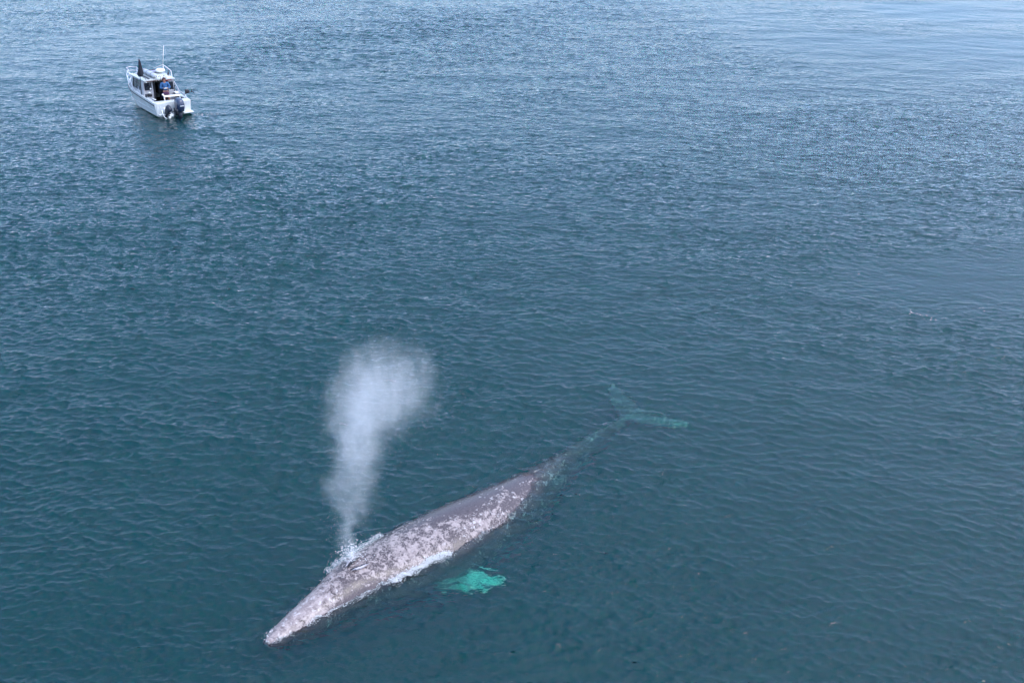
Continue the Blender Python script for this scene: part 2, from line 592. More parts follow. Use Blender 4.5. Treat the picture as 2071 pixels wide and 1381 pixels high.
def whale_material():
    m, nt = new_mat('whale_skin')
    o = nd(nt, 'ShaderNodeOutputMaterial')
    b = nd(nt, 'ShaderNodeBsdfPrincipled')
    tc = nd(nt, 'ShaderNodeTexCoord')
    P = tc.outputs['Object']
    pale = nd(nt, 'ShaderNodeAttribute', attribute_name='pale').outputs['Fac']
    blot = nd(nt, 'ShaderNodeAttribute', attribute_name='blotch').outputs['Fac']
    # large soft mottling
    nbig = noise(nt, P, 1.6, 4, .6, .5)
    nmid = noise(nt, P, 8.5, 5, .70, .6)
    nfin = noise(nt, P, 28, 4, .7, .3)
    nv = noise(nt, P, 60, 2, .6)
    thr = mth(nt, 'ADD', mth(nt, 'MULTIPLY', nbig, .45), mth(nt, 'MULTIPLY', nmid, .55))
    thr = mth(nt, 'MULTIPLY_ADD', thr, 1.7, -.35)
    thr = mth(nt, 'ADD', thr, mth(nt, 'MULTIPLY_ADD', nfin, .70, -.35))
    thr = mth(nt, 'ADD', thr, mth(nt, 'MULTIPLY_ADD', nv, .45, -.225))
    # pale attribute moves the threshold
    v = mth(nt, 'ADD', thr, mth(nt, 'MULTIPLY_ADD', pale, .62, -.36))
    light = ramp(nt, v, .45, .56)
    # crisp barnacle scars
    vo = nd(nt, 'ShaderNodeTexVoronoi', feature='F1')
    vo.inputs['Scale'].default_value = 9.0
    vo.inputs['Randomness'].default_value = 1.0
    wob = nd(nt, 'ShaderNodeVectorMath', operation='ADD')
    nz = nd(nt, 'ShaderNodeTexNoise'); nz.inputs['Scale'].default_value = 14; nz.inputs['Detail'].default_value = 3
    lk(nt, P, nz.inputs['Vector'])
    sc_ = nd(nt, 'ShaderNodeVectorMath', operation='SCALE'); sc_.inputs['Scale'].default_value = .16
    lk(nt, nz.outputs['Color'], sc_.inputs[0]); lk(nt, P, wob.inputs[0]); lk(nt, sc_.outputs[0], wob.inputs[1])
    lk(nt, wob.outputs[0], vo.inputs['Vector'])
    spot = mth(nt, 'SUBTRACT', 1.0, ramp(nt, vo.outputs['Distance'], .22, .36))
    gate = mth(nt, 'MULTIPLY', ramp(nt, nmid, .42, .54), ramp(nt, nbig, .44, .56))
    spot = mth(nt, 'MULTIPLY', mth(nt, 'MULTIPLY', spot, gate), blot)
    lightf = mth(nt, 'MAXIMUM', light, spot)
    dk = mixc(nt, ramp(nt, nfin, .3, .7), (.040, .028, .029), (.105, .076, .074))
    lt = mixc(nt, ramp(nt, nmid, .3, .7), (.15, .112, .105), (.37, .300, .275))
    lt = mixc(nt, mth(nt, 'MULTIPLY', ramp(nt, nv, .55, .75), .5), lt, (.20, .165, .17))
    lt = mixc(nt, mth(nt, 'MULTIPLY', spot, .7), lt, (.50, .47, .46))
    lt = mixc(nt, ramp(nt, pale, 1.15, 1.4), lt, mixc(nt, ramp(nt, nmid, .42, .56), (.26, .26, .26), (.74, .74, .70)))
    col = mixc(nt, lightf, dk, lt)
    # small dark scratches
    mp = nd(nt, 'ShaderNodeMapping'); mp.inputs['Rotation'].default_value = (0, 0, R(20)); mp.inputs['Scale'].default_value = (1, 3.2, 1)
    lk(nt, P, mp.inputs['Vector'])
    scr = ramp(nt, noise(nt, mp.outputs[0], 7, 4, .7, 1.0), .60, .66)
    col = mixc(nt, mth(nt, 'MULTIPLY', scr, .75), col, (.085, .07, .075))
    lk(nt, col, b.inputs['Base Color'])
    rg = mth(nt, 'MULTIPLY_ADD', lightf, .25, .20)
    lk(nt, rg, b.inputs['Roughness'])
    b.inputs['IOR'].default_value = 1.4
    b.inputs['Coat Weight'].default_value = .22; b.inputs['Coat Roughness'].default_value = .30
    bn = nd(nt, 'ShaderNodeBump', i_Strength=.6, i_Distance=.02)
    hsum = mth(nt, 'ADD', mth(nt, 'MULTIPLY', lightf, .5), mth(nt, 'MULTIPLY', nfin, .6))
    lk(nt, hsum, bn.inputs['Height']); lk(nt, bn.outputs[0], b.inputs['Normal'])
    lk(nt, b.outputs[0], o.inputs['Surface'])
    return m

wme = whale_mesh()
nv = len(wme.vertices)
co = np.empty(nv * 3, np.float32); wme.vertices.foreach_get('co', co); co = co.reshape(-1, 3).astype(float)
# body coordinates of every vertex: t along the spine, s across (+ = near flank)
best = np.full(nv, 1e9); ti = np.zeros(nv, int)
for i in range(len(spine)):
    d = (co[:, 0] - spine[i, 0]) ** 2 + (co[:, 1] - spine[i, 1]) ** 2
    k = d < best
    best[k] = d[k]; ti[k] = i
tt = tlen[ti]
ss = (co[:, 0] - spine[ti, 0]) * NEAR[ti, 0] + (co[:, 1] - spine[ti, 1]) * NEAR[ti, 1]
lat = np.abs(ss) / spine[ti, 3]
def bump1(x, c, w_): return np.exp(-((x - c) / w_) ** 2)
pale = np.full(nv, .30)
pale += .55 * (1 - np.clip((tt - 1.4) / 1.0, 0, 1)) * (1 - .25 * (ss > 0) * bump1(tt, 1.9, .5))
pale += .40 * bump1(tt, 4.0, 1.1) * np.clip(1 - .5 * np.clip(-ss, 0, 1), 0, 1)
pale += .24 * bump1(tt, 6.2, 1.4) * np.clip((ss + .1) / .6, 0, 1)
pale -= .10 * bump1(tt, 2.35, .42) * np.clip((ss) / .35, 0, 1)
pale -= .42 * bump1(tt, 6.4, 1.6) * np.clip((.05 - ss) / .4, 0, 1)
pale += .10 * bump1(tt, 8.8, .9)
pale -= .20 * np.clip((tt - 9.6) / 1.0, 0, 1)
def seg(t0, s0, t1, s1):
    dt_, ds_ = t1 - t0, s1 - s0
    u_ = np.clip(((tt - t0) * dt_ + (ss - s0) * ds_) / (dt_ ** 2 + ds_ ** 2), 0, 1)
    return np.hypot(tt - t0 - u_ * dt_, ss - s0 - u_ * ds_)
scar = np.zeros(nv)
for q in ((7.35, -.25, 7.15, .12), (7.50, -.22, 7.28, .15), (7.28, .12, 6.2, .60), (6.2, .60, 5.6, .72), (8.6, -.05, 9.3, .02), (5.1, .1, 5.7, .3), (8.1, .2, 8.5, .05), (6.6, -.5, 7.1, -.3), (4.7, -.2, 5.2, -.35), (1.2, .05, 2.0, -.05), (3.2, .3, 3.9, .55)):
    scar = np.maximum(scar, np.exp(-(seg(*q) / .028) ** 2))
pale += .30 * bump1(tt, 2.65, .55)
pale += .45 * scar * (tt > 5.0)
blot = .25 + .75 * np.clip((tt - 4.6) / .8, 0, 1) * (1 - np.clip((tt - 10.8) / 1.0, 0, 1)) + .6 * (tt < 2.2)
# flippers and fluke tips are pale
flip = (lat > 1.12) & (tt < 8)
ftip = np.hypot(co[:, 0] + .40, co[:, 1] - 18.90)
pale = np.where(flip, np.clip(1.75 - .75 * ftip, .2, 1.5), pale)
pale = np.where((lat > .70) & ~flip, np.minimum(pale, .25) , pale)
tipd = np.minimum(np.hypot(co[:, 0] - 2.95, co[:, 1] - 27.95), np.hypot(co[:, 0] - 5.1, co[:, 1] - 25.5))
isf = (tt > 12.2)
pale = np.where(isf, np.clip(1.05 - tipd / .9, .34, .95), pale)
for nm, arr in (('pale', pale), ('blotch', np.clip(blot, 0, 1))):
    a = wme.attributes.new(nm, 'FLOAT', 'POINT'); a.data.foreach_set('value', arr.astype(np.float32))
wme.polygons.foreach_set('use_smooth', [True] * len(wme.polygons))
wskin = whale_material()
wme.materials.clear(); wme.materials.append(wskin)
whale = empty('grey_whale', (0, 0, 0))
tag(whale, 'mottled grey whale surfacing with its barnacled back above the teal water', 'whale')
wbody = bpy.data.objects.new('body', wme); C.objects.link(wbody); wbody.parent = whale

def body_pt(t, s, lift=0.0):
    """point on the whale's back at length t, s across"""
    i = int(np.clip(np.searchsorted(tlen, t), 0, len(tlen) - 1))
    x, y, zt, rw, rh = spine[i]
    zc = zt - rh
    z = zc + rh * math.sqrt(max(0, 1 - (s / (rw * .9)) ** 2))
    return Vector((x + NEAR[i, 0] * s, y + NEAR[i, 1] * s, z + lift))
black_wet = simple_mat('wet_black', (.012, .010, .012), .35, var=.2)
rim_mat = simple_mat('blowhole_rim_skin', (.42, .38, .40), .4, var=.35, vscale=9)
for sgn in (-1, 1):
    rim = MB(); slit = MB()
    pts = [body_pt(2.42 + .42 * u, sgn * (.05 + .10 * u + .03 * math.sin(u * 3.1)), .012) for u in np.linspace(0, 1, 9)]
    slit.tube(pts, [.010, .022, .030, .034, .034, .032, .028, .02, .008], 8)
    out = [p + Vector((NEAR[20][0], NEAR[20][1], 0)) * sgn * .055 + Vector((0, 0, .02)) for p in pts]
    rim.tube(out, [.006, .018, .026, .030, .030, .028, .024, .018, .006], 8)
    s_ = slit.build('blowhole', black_wet, whale, True)
    rim.build('rim', rim_mat, s_, True)
eye = MB().ball((-3.08, 18.42, -.30), (.05, .05, .04), 8).build('eye', black_wet, whale, True)

# ------------------------------------------------------------------ foam, splashes
def foam_mat():
    m, nt = new_mat('sea_foam')
    b = nd(nt, 'ShaderNodeBsdfPrincipled'); o = nd(nt, 'ShaderNodeOutputMaterial')
    tc = nd(nt, 'ShaderNodeTexCoord')
    f = noise(nt, tc.outputs['Object'], 9, 3)
    lk(nt, mixc(nt, f, (.68, .67, .64), (.88, .87, .84)), b.inputs['Base Color'])
    b.inputs['Roughness'].default_value = .45
    b.inputs['Subsurface Weight'].default_value = 0.0
    lk(nt, b.outputs[0], o.inputs['Surface'])
    return m
FOAM = foam_mat()
OCT_V = np.array([(1, 0, 0), (-1, 0, 0), (0, 1, 0), (0, -1, 0), (0, 0, 1), (0, 0, -1)], float)
OCT_F = np.array([(0, 2, 4), (2, 1, 4), (1, 3, 4), (3, 0, 4), (2, 0, 5), (1, 2, 5), (3, 1, 5), (0, 3, 5)])
def flecks(name, pts, sizes, mat, parent=None, flat=.45):
    n = len(pts)
    pts = np.array(pts); sizes = np.array(sizes)
    ang = rng.uniform(0, 6.28, n); st = rng.uniform(.7, 1.8, n)
    v = np.repeat(OCT_V[None], n, 0) * rng.uniform(.7, 1.3, (n, 6, 1))
    v[..., 0] *= st[:, None]; v[..., 2] *= flat
    c, s = np.cos(ang)[:, None], np.sin(ang)[:, None]
    x = v[..., 0] * c - v[..., 1] * s; y = v[..., 0] * s + v[..., 1] * c
    v = np.stack([x, y, v[..., 2]], -1) * sizes[:, None, None] + pts[:, None, :]
    f = OCT_F[None] + (np.arange(n) * 6)[:, None, None]
    me = bpy.data.meshes.new(name)
    V = v.reshape(-1, 3).astype(np.float32); Fc = f.reshape(-1, 3).astype(np.int32)
    me.vertices.add(len(V)); me.vertices.foreach_set('co', V.ravel())
    me.loops.add(Fc.size); me.loops.foreach_set('vertex_index', Fc.ravel())
    me.polygons.add(len(Fc)); me.polygons.foreach_set('loop_start', np.arange(len(Fc), dtype=np.int32) * 3)
    me.update(calc_edges=True)
    me.polygons.foreach_set('use_smooth', [True] * len(me.polygons))
    me.materials.append(mat)
    o = bpy.data.objects.new(name, me); C.objects.link(o)
    if parent: o.parent = parent
    return o
def sea_z(x, y):
    x = np.asarray(x, float); y = np.asarray(y, float)
    return waves(x, y, row_gap(y))[..., 0]
# waterline of the whale: vertices close to the water level
eps = np.abs(co[:, 2] - 0.0) < .03
wl = co[eps]; wt = tt[eps]; wsd = ss[eps]
pts, sz = [], []
def wfoam(mask, n, spread, size, up=0.0, outdir=1):
    idx = np.where(mask)[0]
    if len(idx) == 0: return
    pick = rng.choice(idx, n)
    for i in pick:
        p = wl[i]
        nr = NEAR[min(len(NEAR) - 1, int(np.searchsorted(tlen, wt[i])))]
        sg = 1 if wsd[i] > 0 else -1
        clump = .5 + .5 * math.sin(wt[i] * 9 + 2 * math.sin(wt[i] * 4)) * math.sin(wt[i] * 3.3)
        d = abs(rng.normal(0, spread)) * (.35 + clump) - .03
        jx = rng.normal(0, .04, 2)
        x = p[0] + nr[0] * sg * d + jx[0]; y = p[1] + nr[1] * sg * d + jx[1]
        z = float(sea_z(x, y)) + .004 + abs(rng.normal(0, up))
        pts.append((x, y, z)); sz.append(size * .46 * rng.uniform(.3, 1.15) * (1 - min(.6, d * 1.2)))
wfoam((wsd > 0) & (wt > 3.1) & (wt < 4.9), 4200, .09, .026, .03)
wfoam((wsd > 0) & (wt > .9) & (wt < 3.1), 1300, .05, .020, .01)
wfoam((wsd > 0) & (wt > 5.0) & (wt < 6.6), 260, .04, .016, .005)
wfoam((wsd < 0) & (wt > 2.3) & (wt < 4.0), 1700, .06, .022, .05)
wfoam((wsd < 0) & (wt > .3) & (wt < 2.3), 120, .03, .016, .01)
wfoam((wt < .45), 420, .07, .018, .01)
o = flecks('whale_foam', pts, sz, FOAM)
tag(o, 'white froth along the waterline of the whale', 'foam', kind='stuff')
pts, sz = [], []
for (cx_, cy_, n, r_) in ((14.75, 32.4, 16, .55), (14.3, 32.7, 10, .25), (16.9, 33.0, 5, .4), (13.4, 36.2, 5, .08)):
    for _ in range(n):
        x, y = rng.normal(cx_, r_ * .5), rng.normal(cy_, r_ * .35)
        pts.append((x, y, float(sea_z(x, y)) + .004)); sz.append(rng.uniform(.008, .022))
o = flecks('stray_foam', pts, sz, FOAM)
tag(o, 'few tiny white foam flecks on the ripples right of the whale', 'foam', kind='stuff')

# ------------------------------------------------------------------ the blow
# lobes in world metres: centre, radii, strength
LOBES = [((-3.62, 18.98, .75), (.24, .24, .85), 2.2)]
BASE = Vector((-3.62, 18.85, .30))
def blow():
    m, nt = new_mat('whale_breath')
    o = nd(nt, 'ShaderNodeOutputMaterial')
    geo = nd(nt, 'ShaderNodeTexCoord')
    P0 = geo.outputs['Object']
    nz = nd(nt, 'ShaderNodeTexNoise'); nz.inputs['Scale'].default_value = 1.3; nz.inputs['Detail'].default_value = 7
    lk(nt, P0, nz.inputs['Vector'])
    s1 = nd(nt, 'ShaderNodeVectorMath', operation='MULTIPLY_ADD')
    s1.inputs[1].default_value = (1.0, 1.0, .9); s1.inputs[2].default_value = (-.5, -.5, -.45)
    lk(nt, nz.outputs['Color'], s1.inputs[0])
    ad = nd(nt, 'ShaderNodeVectorMath', operation='ADD'); lk(nt, P0, ad.inputs[0]); lk(nt, s1.outputs[0], ad.inputs[1])
    P = ad.outputs[0]
    tot = None
    for c, r_, st in BLOW_LOBES:
        sb = nd(nt, 'ShaderNodeVectorMath', operation='SUBTRACT'); lk(nt, P, sb.inputs[0]); sb.inputs[1].default_value = c
        dv = nd(nt, 'ShaderNodeVectorMath', operation='DIVIDE'); lk(nt, sb.outputs[0], dv.inputs[0]); dv.inputs[1].default_value = r_
        ln = nd(nt, 'ShaderNodeVectorMath', operation='LENGTH'); lk(nt, dv.outputs[0], ln.inputs[0])
        q = mth(nt, 'SUBTRACT', 1.0, ln.outputs['Value'], clamp=True)
        q = mth(nt, 'POWER', q, 1.25)
        tot = mth(nt, 'MULTIPLY', q, st) if tot is None else mth(nt, 'MULTIPLY_ADD', q, st, tot)
    mp = nd(nt, 'ShaderNodeMapping'); mp.inputs['Scale'].default_value = (1.7, 1.7, .9)
    lk(nt, P, mp.inputs['Vector'])
    n2 = ramp(nt, noise(nt, mp.outputs[0], 1.2, 5, .65, .4), .25, .75)
    n3 = noise(nt, P0, 13, 3, .7)
    den = mth(nt, 'MAXIMUM', mth(nt, 'MULTIPLY_ADD', mth(nt, 'SUBTRACT', n2, 1.0), .22, tot), 0.0)
    den = mth(nt, 'MULTIPLY', den, mth(nt, 'MULTIPLY_ADD', n2, 1.3, .45))
    den = mth(nt, 'MULTIPLY', den, mth(nt, 'MULTIPLY_ADD', n3, .9, .55))
    pv = nd(nt, 'ShaderNodeVolumeScatter')
    pv.inputs['Color'].default_value = (.97, .93, .88, 1)
    pv.inputs['Anisotropy'].default_value = .1
    lk(nt, den, pv.inputs['Density'])
    lk(nt, pv.outputs[0], o.inputs['Volume'])
    m.cycles.volume_step_rate = .35
    return m
def lp(px, py, Y):
    # real position of a point of the plume at ground distance Y
    f, p = 2058.4, R(PITCH)
    u, v = (px - 1035.5) / f, (690.5 - py) / f
    d = Vector((u, math.cos(p) + v * math.sin(p), -math.sin(p) + v * math.cos(p)))
    return Vector((0, 0, CAM_H)) + d * (Y / d.y)
BLOW_LOBES = []
for px, py, Y, rx, rz, st in (
    (694, 1100, 18.95, .38, .62, 1.5),
    (702, 1045, 19.05, .55, .95, 1.7),
    (713, 975, 19.2, .74, 1.10, 1.75),
    (726, 905, 19.4, .78, 1.25, 1.7),
    (735, 850, 19.6, .88, 1.3, 1.5),
    (750, 785, 19.9, 1.40, 1.45, 1.1),
    (797, 765, 20.3, 1.50, 1.40, 1.1),
    (850, 815, 20.5, 1.25, 1.40, .85),
    (705, 860, 19.6, .80, 1.5, .55),
):
    p = lp(px, py, Y)
    BLOW_LOBES.append(((p.x, p.y, p.z), (rx * 1.15, rx * 1.0, rz * 1.15), st * (.32 if py > 840 and px > 690 else .265)))
bv = blow()
rings = []
ctr = [Vector(c) for c, _, _ in BLOW_LOBES]
prof = [(ctr[0] + Vector((0, 0, -.45)), .30), (ctr[0], .55), (ctr[1], .75), (ctr[2], 1.0), (ctr[3], 1.35), (ctr[4] + Vector((.1, 0, 0)), 1.65), (ctr[5] + Vector((.2, .1, 0)), 2.0), (ctr[6] + Vector((0, 0, .45)), 1.9), (ctr[6] + Vector((0, 0, 1.1)), 1.3), (ctr[6] + Vector((0, 0, 1.6)), .3)]
for c, r_ in prof:
    rings.append([(c.x + r_ * math.cos(a), c.y + r_ * math.sin(a), c.z) for a in [2 * math.pi * k / 20 for k in range(20)]])
blowo = empty('whale_blow', (BASE.x, BASE.y, BASE.z))
tag(blowo, 'tall misty white spout of breath rising from the whale', 'water spout')
bo = MB().loft(rings).build('mist', bv, None)
for v in bo.data.vertices: v.co = v.co
bo['kind'] = 'stuff'
bo.parent = blowo
bo.matrix_parent_inverse = Matrix.Translation(-BASE)
# fine droplets inside and round the spout
pts, sz = [], []
for k in range(3000):
    j = min(8, int(rng.beta(1.2, 1.5) * 9))
    c, r_, st = BLOW_LOBES[j]
    g = rng.normal(0, .42, 3)
    pts.append((c[0] + g[0] * r_[0], c[1] + g[1] * r_[1], max(.1, c[2] + g[2] * r_[2]))); sz.append(rng.uniform(.002, .005))
for k in range(500):
    c = Vector((-3.72, 18.62, .42)); a = rng.uniform(0, 6.28); r_ = abs(rng.normal(0, .2))
    pts.append((c.x + r_ * math.cos(a), c.y + r_ * math.sin(a) + .1, c.z + abs(rng.normal(0, .18)))); sz.append(rng.uniform(.004, .013))
dr = flecks('droplets', pts, sz, FOAM, blowo, flat=1.0)
dr['kind'] = 'stuff'
dr.matrix_parent_inverse = Matrix.Translation(-BASE)

# ------------------------------------------------------------------ the boat
M = dict(
    hull=simple_mat('white_hull_paint', (.60, .62, .60), .35, var=.16, vscale=2.0, coat=.3),
    deck=simple_mat('pale_deck_paint', (.66, .66, .63), .55, var=.18, vscale=4.0),
    cabin=simple_mat('grey_white_cabin', (.44, .44, .45), .45, var=.14),
    trimd=simple_mat('black_rubber', (.015, .016, .02), .5, var=.3),
    glass=simple_mat('tinted_glass', (.010, .014, .022), .10, var=.2),
    alu=simple_mat('aluminium_tube', (.66, .68, .70), .34, metal=.65, var=.08),
    floor=simple_mat('shade_dark_floor', (.012, .012, .014), .85, var=.3),  # deep shade of the boat's interior set into the floor colour
    inner=simple_mat('shade_dark_inner', (.018, .018, .022), .8, var=.3),  # interior shade painted in: near-black so sun does not brighten it
    cowl=simple_mat('dark_blue_cowl', (.018, .030, .065), .22, var=.15, coat=.6),
    leg=simple_mat('dark_motor_leg', (.012, .016, .028), .35, var=.2),
    decal=simple_mat('silver_white_print', (.70, .72, .74), .4, var=.05),
    white=simple_mat('white_plastic', (.80, .80, .76), .5, var=.08),
    solar=simple_mat('violet_grey_panel', (.22, .21, .28), .35, var=.15),
    roll=simple_mat('grey_inflatable', (.42, .45, .48), .55, var=.15),
    black=simple_mat('black_cloth', (.010, .012, .020), .8, var=.4),
    red=simple_mat('red_plastic', (.35, .03, .03), .5),
    rope=simple_mat('tan_hose', (.42, .40, .33), .7),
    wood=simple_mat('cream_board', (.78, .75, .66), .6, var=.1),
    skin=simple_mat('tanned_skin', (.36, .17, .11), .55, var=.1),
    blue=simple_mat('blue_jacket', (.03, .11, .25), .8, var=.3, vscale=14),
    maroon=simple_mat('maroon_shorts', (.11, .045, .09), .85, var=.3, vscale=14),
    hair=simple_mat('dark_red_hair', (.055, .012, .012), .6, var=.5, vscale=40),
    seat=simple_mat('dark_seat_vinyl', (.02, .025, .04), .5),
)
BL = 6.38; BH = 1.12
boat = empty('cabin_boat', (-20.03, 59.80, 0.0), (0, R(2.0), 0.657))
tag(boat, 'small white cabin fishing boat with outboard motors drifting beyond the whale', 'boat')

def half(y):      # half beam at the sheer
    s = np.clip(y / BL, 0, 1)
    return BH * (1 - .02 * (1 - s) - max(0, (s - .52) / .48) ** 2.3 * .97)
def sheer(y):
    return .80 + .36 * (max(0, y) / BL) ** 1.5
def hull_ring(y, cockpit):
    b = half(y); s = y / BL
    sh = sheer(y)
    ch = b * (.90 - .28 * max(0, s - .5) / .5)
    cz = .02 + .55 * max(0, (s - .55) / .45) ** 2
    kz = -.38 + .95 * max(0, (s - .72) / .28) ** 2
    yo = 0
    if cockpit:
        fi = .16
        pts = [(0, kz), (-ch, cz), (-b, sh - .10), (-b + .004, sh), (-(b - .17), sh), (-(b - .19), fi), (b - .19, fi), (b - .17, sh), (b - .004, sh), (b, sh - .10), (ch, cz)]
    else:
        dz = sh - .03
        pts = [(0, kz), (-ch, cz), (-b, sh - .10), (-b + .004, sh), (-max(b - .10, b * .5), sh), (-max(b - .12, b * .4), dz), (max(b - .12, b * .4), dz), (max(b - .10, b * .5), sh), (b - .004, sh), (b, sh - .10), (ch, cz)]
    rake = .0
    return [(x, y + (z - .8) * (.45 if s > .97 else .45 * max(0, (s - .6) / .4)), z) for x, z in pts]
rings = [hull_ring(y, True) for y in np.linspace(0, 4.25, 12)] + [hull_ring(y, False) for y in np.linspace(4.27, BL - .02, 12)]
hull = MB().loft(rings).build('hull', M['hull'], boat)
# strakes / rub rails, one each side
for sg in (-1, 1):
    r_ = MB().tube([(sg * (half(y) + .012), y + (.25 * .0), sheer(y) - .13) for y in np.linspace(.02, 4.2, 14)] + [(sg * (half(y) + .012), y + (sheer(y) - .93) * .45 * max(0, (y / BL - .6) / .4), sheer(y) - .13) for y in np.linspace(4.5, BL - .25, 10)], .026, 6)
    r_.build('rub_rail', M['trimd'], boat, True)
    MB().tube([(sg * (half(y) * .965 + .006), y, .34 + .05 * y / BL) for y in np.linspace(.05, 4.4, 10)], .012, 5).build('spray_rail', M['hull'], boat, True)
# cockpit floor and thin side sheets, the cockpit's shade put into their near-black
MB().box((0, 1.3, .175), (1.82, 2.5, .02)).build('cockpit_floor', M['floor'], boat)
for sg in (-1, 1):
    MB().box((sg * .90, 1.25, .47), (.02, 1.5, .56)).build('side_shade_panel', M['inner'], boat)
# transom wall with motor well shelf
tr = MB().box((0, .26, .50), (2.06, .46, .60), bev=.03)
tr.box((-.76, .02, .40), (.52, .10, .76), bev=.04).box((.78, .0, .42), (.50, .12, .72), bev=.04)
trans = tr.build('transom', M['hull'], boat)
MB().box((0, .50, .49), (1.78, .02, .58)).build('transom_shade_panel', M['inner'], boat)  # dark sheet standing in for shade on the transom's inner face
for x in (-.46, -.12, .25, .60):
    MB().box((x, -.036, .52), (.012, .012, .40)).build('transom_rib', M['deck'], boat)
# swim steps
sp = MB().box((.72, -.28, .17), (.62, .46, .07), bev=.02).box((.72, -.10, .11), (.5, .2, .1), bev=.02)
sp.build('swim_step', M['hull'], boat)
MB().box((-.72, -.16, .15), (.50, .26, .07), bev=.02).build('swim_step', M['hull'], boat)
# cleats
for x, y in ((-.98, .5), (.98, .5), (-.75, 5.0), (.75, 5.0)):
    z = sheer(y) + .02
    MB().tube([(x, y - .1, z + .03), (x, y + .1, z + .03)], .014, 6).tube([(x, y, z - .02), (x, y, z + .03)], .018, 6).build('cleat', M['alu'], boat, True)

# cabin ----------------------------------------------------
Y0, Y1, ZR = 2.0, 4.30, 1.74
def wallx(z): return .985 - .13 * (z - .9) / .85
cab = {}
# side walls as four panels round the window opening, each side
for sg in (-1, 1):
    a = MB()
    def pan(y0, z0, y1, z1, y0t=None, y1t=None, sg=sg, a=a):
        q = [(sg * wallx(z0), y0, z0), (sg * wallx(z0), y1, z0), (sg * wallx(z1), y1t if y1t is not None else y1, z1), (sg * wallx(z1), y0t if y0t is not None else y0, z1)]
        a.prism(q, (-sg * .04, 0, 0))
    zb = .82
    pan(Y0, zb, Y1 + .25, 1.10)
    pan(Y0, 1.10, 2.55, 1.62)
    pan(3.86, 1.10, Y1 + .25, 1.62, None, 4.10)
    pan(Y0, 1.62, 4.10, ZR, None, 4.02)
    wall = a.build('side_wall', M['cabin'], boat)
    gl = MB().prism([(sg * (wallx(1.1) - .012), 2.55, 1.10), (sg * (wallx(1.1) - .012), 3.86, 1.10), (sg * (wallx(1.62) - .012), 3.86, 1.62), (sg * (wallx(1.62) - .012), 2.55, 1.62)], (-sg * .01, 0, 0))
    gl.build('window', M['glass'], boat)
    fr = MB().tube([(sg * (wallx(z) + .004), y, z) for y, z in ((2.55, 1.10), (3.86, 1.10), (3.86, 1.62), (2.55, 1.62))], .016, 6, True)
    fr.tube([(sg * (wallx(1.10) + .002), 3.2, 1.10), (sg * (wallx(1.62) + .002), 3.2, 1.62)], .010, 6)
    fr.build('window_frame', M['trimd'], boat)
# aft bulkhead: port part with window, doorway, starboard part
def aft(x0, x1, z0, z1, m='cabin', y=Y0, t=.04, name='bulkhead_panel'):
    return MB().box(((x0 + x1) / 2, y, (z0 + z1) / 2), (x1 - x0, t, z1 - z0)).build(name, M[m], boat)
pb = MB()
for x0, x1, z0, z1 in ((-.96, -.90, .2, 1.72), (-.46, -.38, .2, 1.72), (-.90, -.46, .2, 1.14), (-.90, -.46, 1.60, 1.72)):
    pb.box(((x0 + x1) / 2, Y0, (z0 + z1) / 2), (x1 - x0, .04, z1 - z0))
pb.build('aft_bulkhead', M['cabin'], boat)
MB().box((-.68, Y0 + .004, 1.37), (.44, .012, .46)).build('window', M['glass'], boat)
MB().tube([(-.905, Y0 - .026, 1.135), (-.455, Y0 - .026, 1.135), (-.455, Y0 - .026, 1.605), (-.905, Y0 - .026, 1.605)], .014, 6, True).build('window_frame', simple_mat('pinkish_grey_frame', (.50, .42, .42), .5), boat)
sb = MB()
for x0, x1, z0, z1 in ((.56, .60, .2, 1.70), (.86, .94, .2, 1.70), (.60, .86, .2, 1.06), (.60, .86, 1.52, 1.70)):
    sb.box(((x0 + x1) / 2, Y0, (z0 + z1) / 2), (x1 - x0, .04, z1 - z0))
sb.build('aft_bulkhead', M['cabin'], boat)
MB().box((.73, Y0 + .004, 1.29), (.26, .012, .46)).build('window', M['glass'], boat)
MB().box((.09, Y0, 1.67), (.94, .05, .09)).build('door_header', M['trimd'], boat)
# sliding door pushed behind the port panel
dd = MB().box((-.30, Y0 + .05, .90), (.14, .03, 1.46))
dd.build('sliding_door', M['inner'], boat)
# windshield: three raked panes with frame
ws = MB()
base = [(-.93, 4.42, 1.06), (-.34, 4.86, 1.10), (.34, 4.86, 1.10), (.93, 4.42, 1.06)]
topp = [(-.84, 3.96, 1.72), (-.32, 4.16, 1.74), (.32, 4.16, 1.74), (.84, 3.96, 1.72)]
for i in range(3):
    MB().prism([base[i], base[i + 1], topp[i + 1], topp[i]], (0, -.012, -.006)).build('windshield_pane', M['glass'], boat)
for i in range(4):
    ws.tube([base[i], topp[i]], .022, 6)
ws.tube(base, .024, 6).tube(topp, .022, 6)
ws.build('windshield_frame', M['cabin'], boat, True)
# trunk cabin forward of the windshield
tk = []
for y, z, hw in ((4.30, 1.10, .90), (4.9, 1.16, .74), (5.4, 1.16, .52), (5.8, 1.12, .26), (5.95, 1.10, .10)):
    tk.append([(-hw, y, z - .25), (-hw * .94, y, z), (-hw * .7, y, z + .05), (hw * .7, y, z + .05), (hw * .94, y, z), (hw, y, z - .25)])
MB().loft(tk).build('trunk_cabin', M['deck'], boat)
MB().box((0, 5.25, 1.225), (.46, .42, .03), bev=.01).build('deck_hatch', M['trimd'], boat)
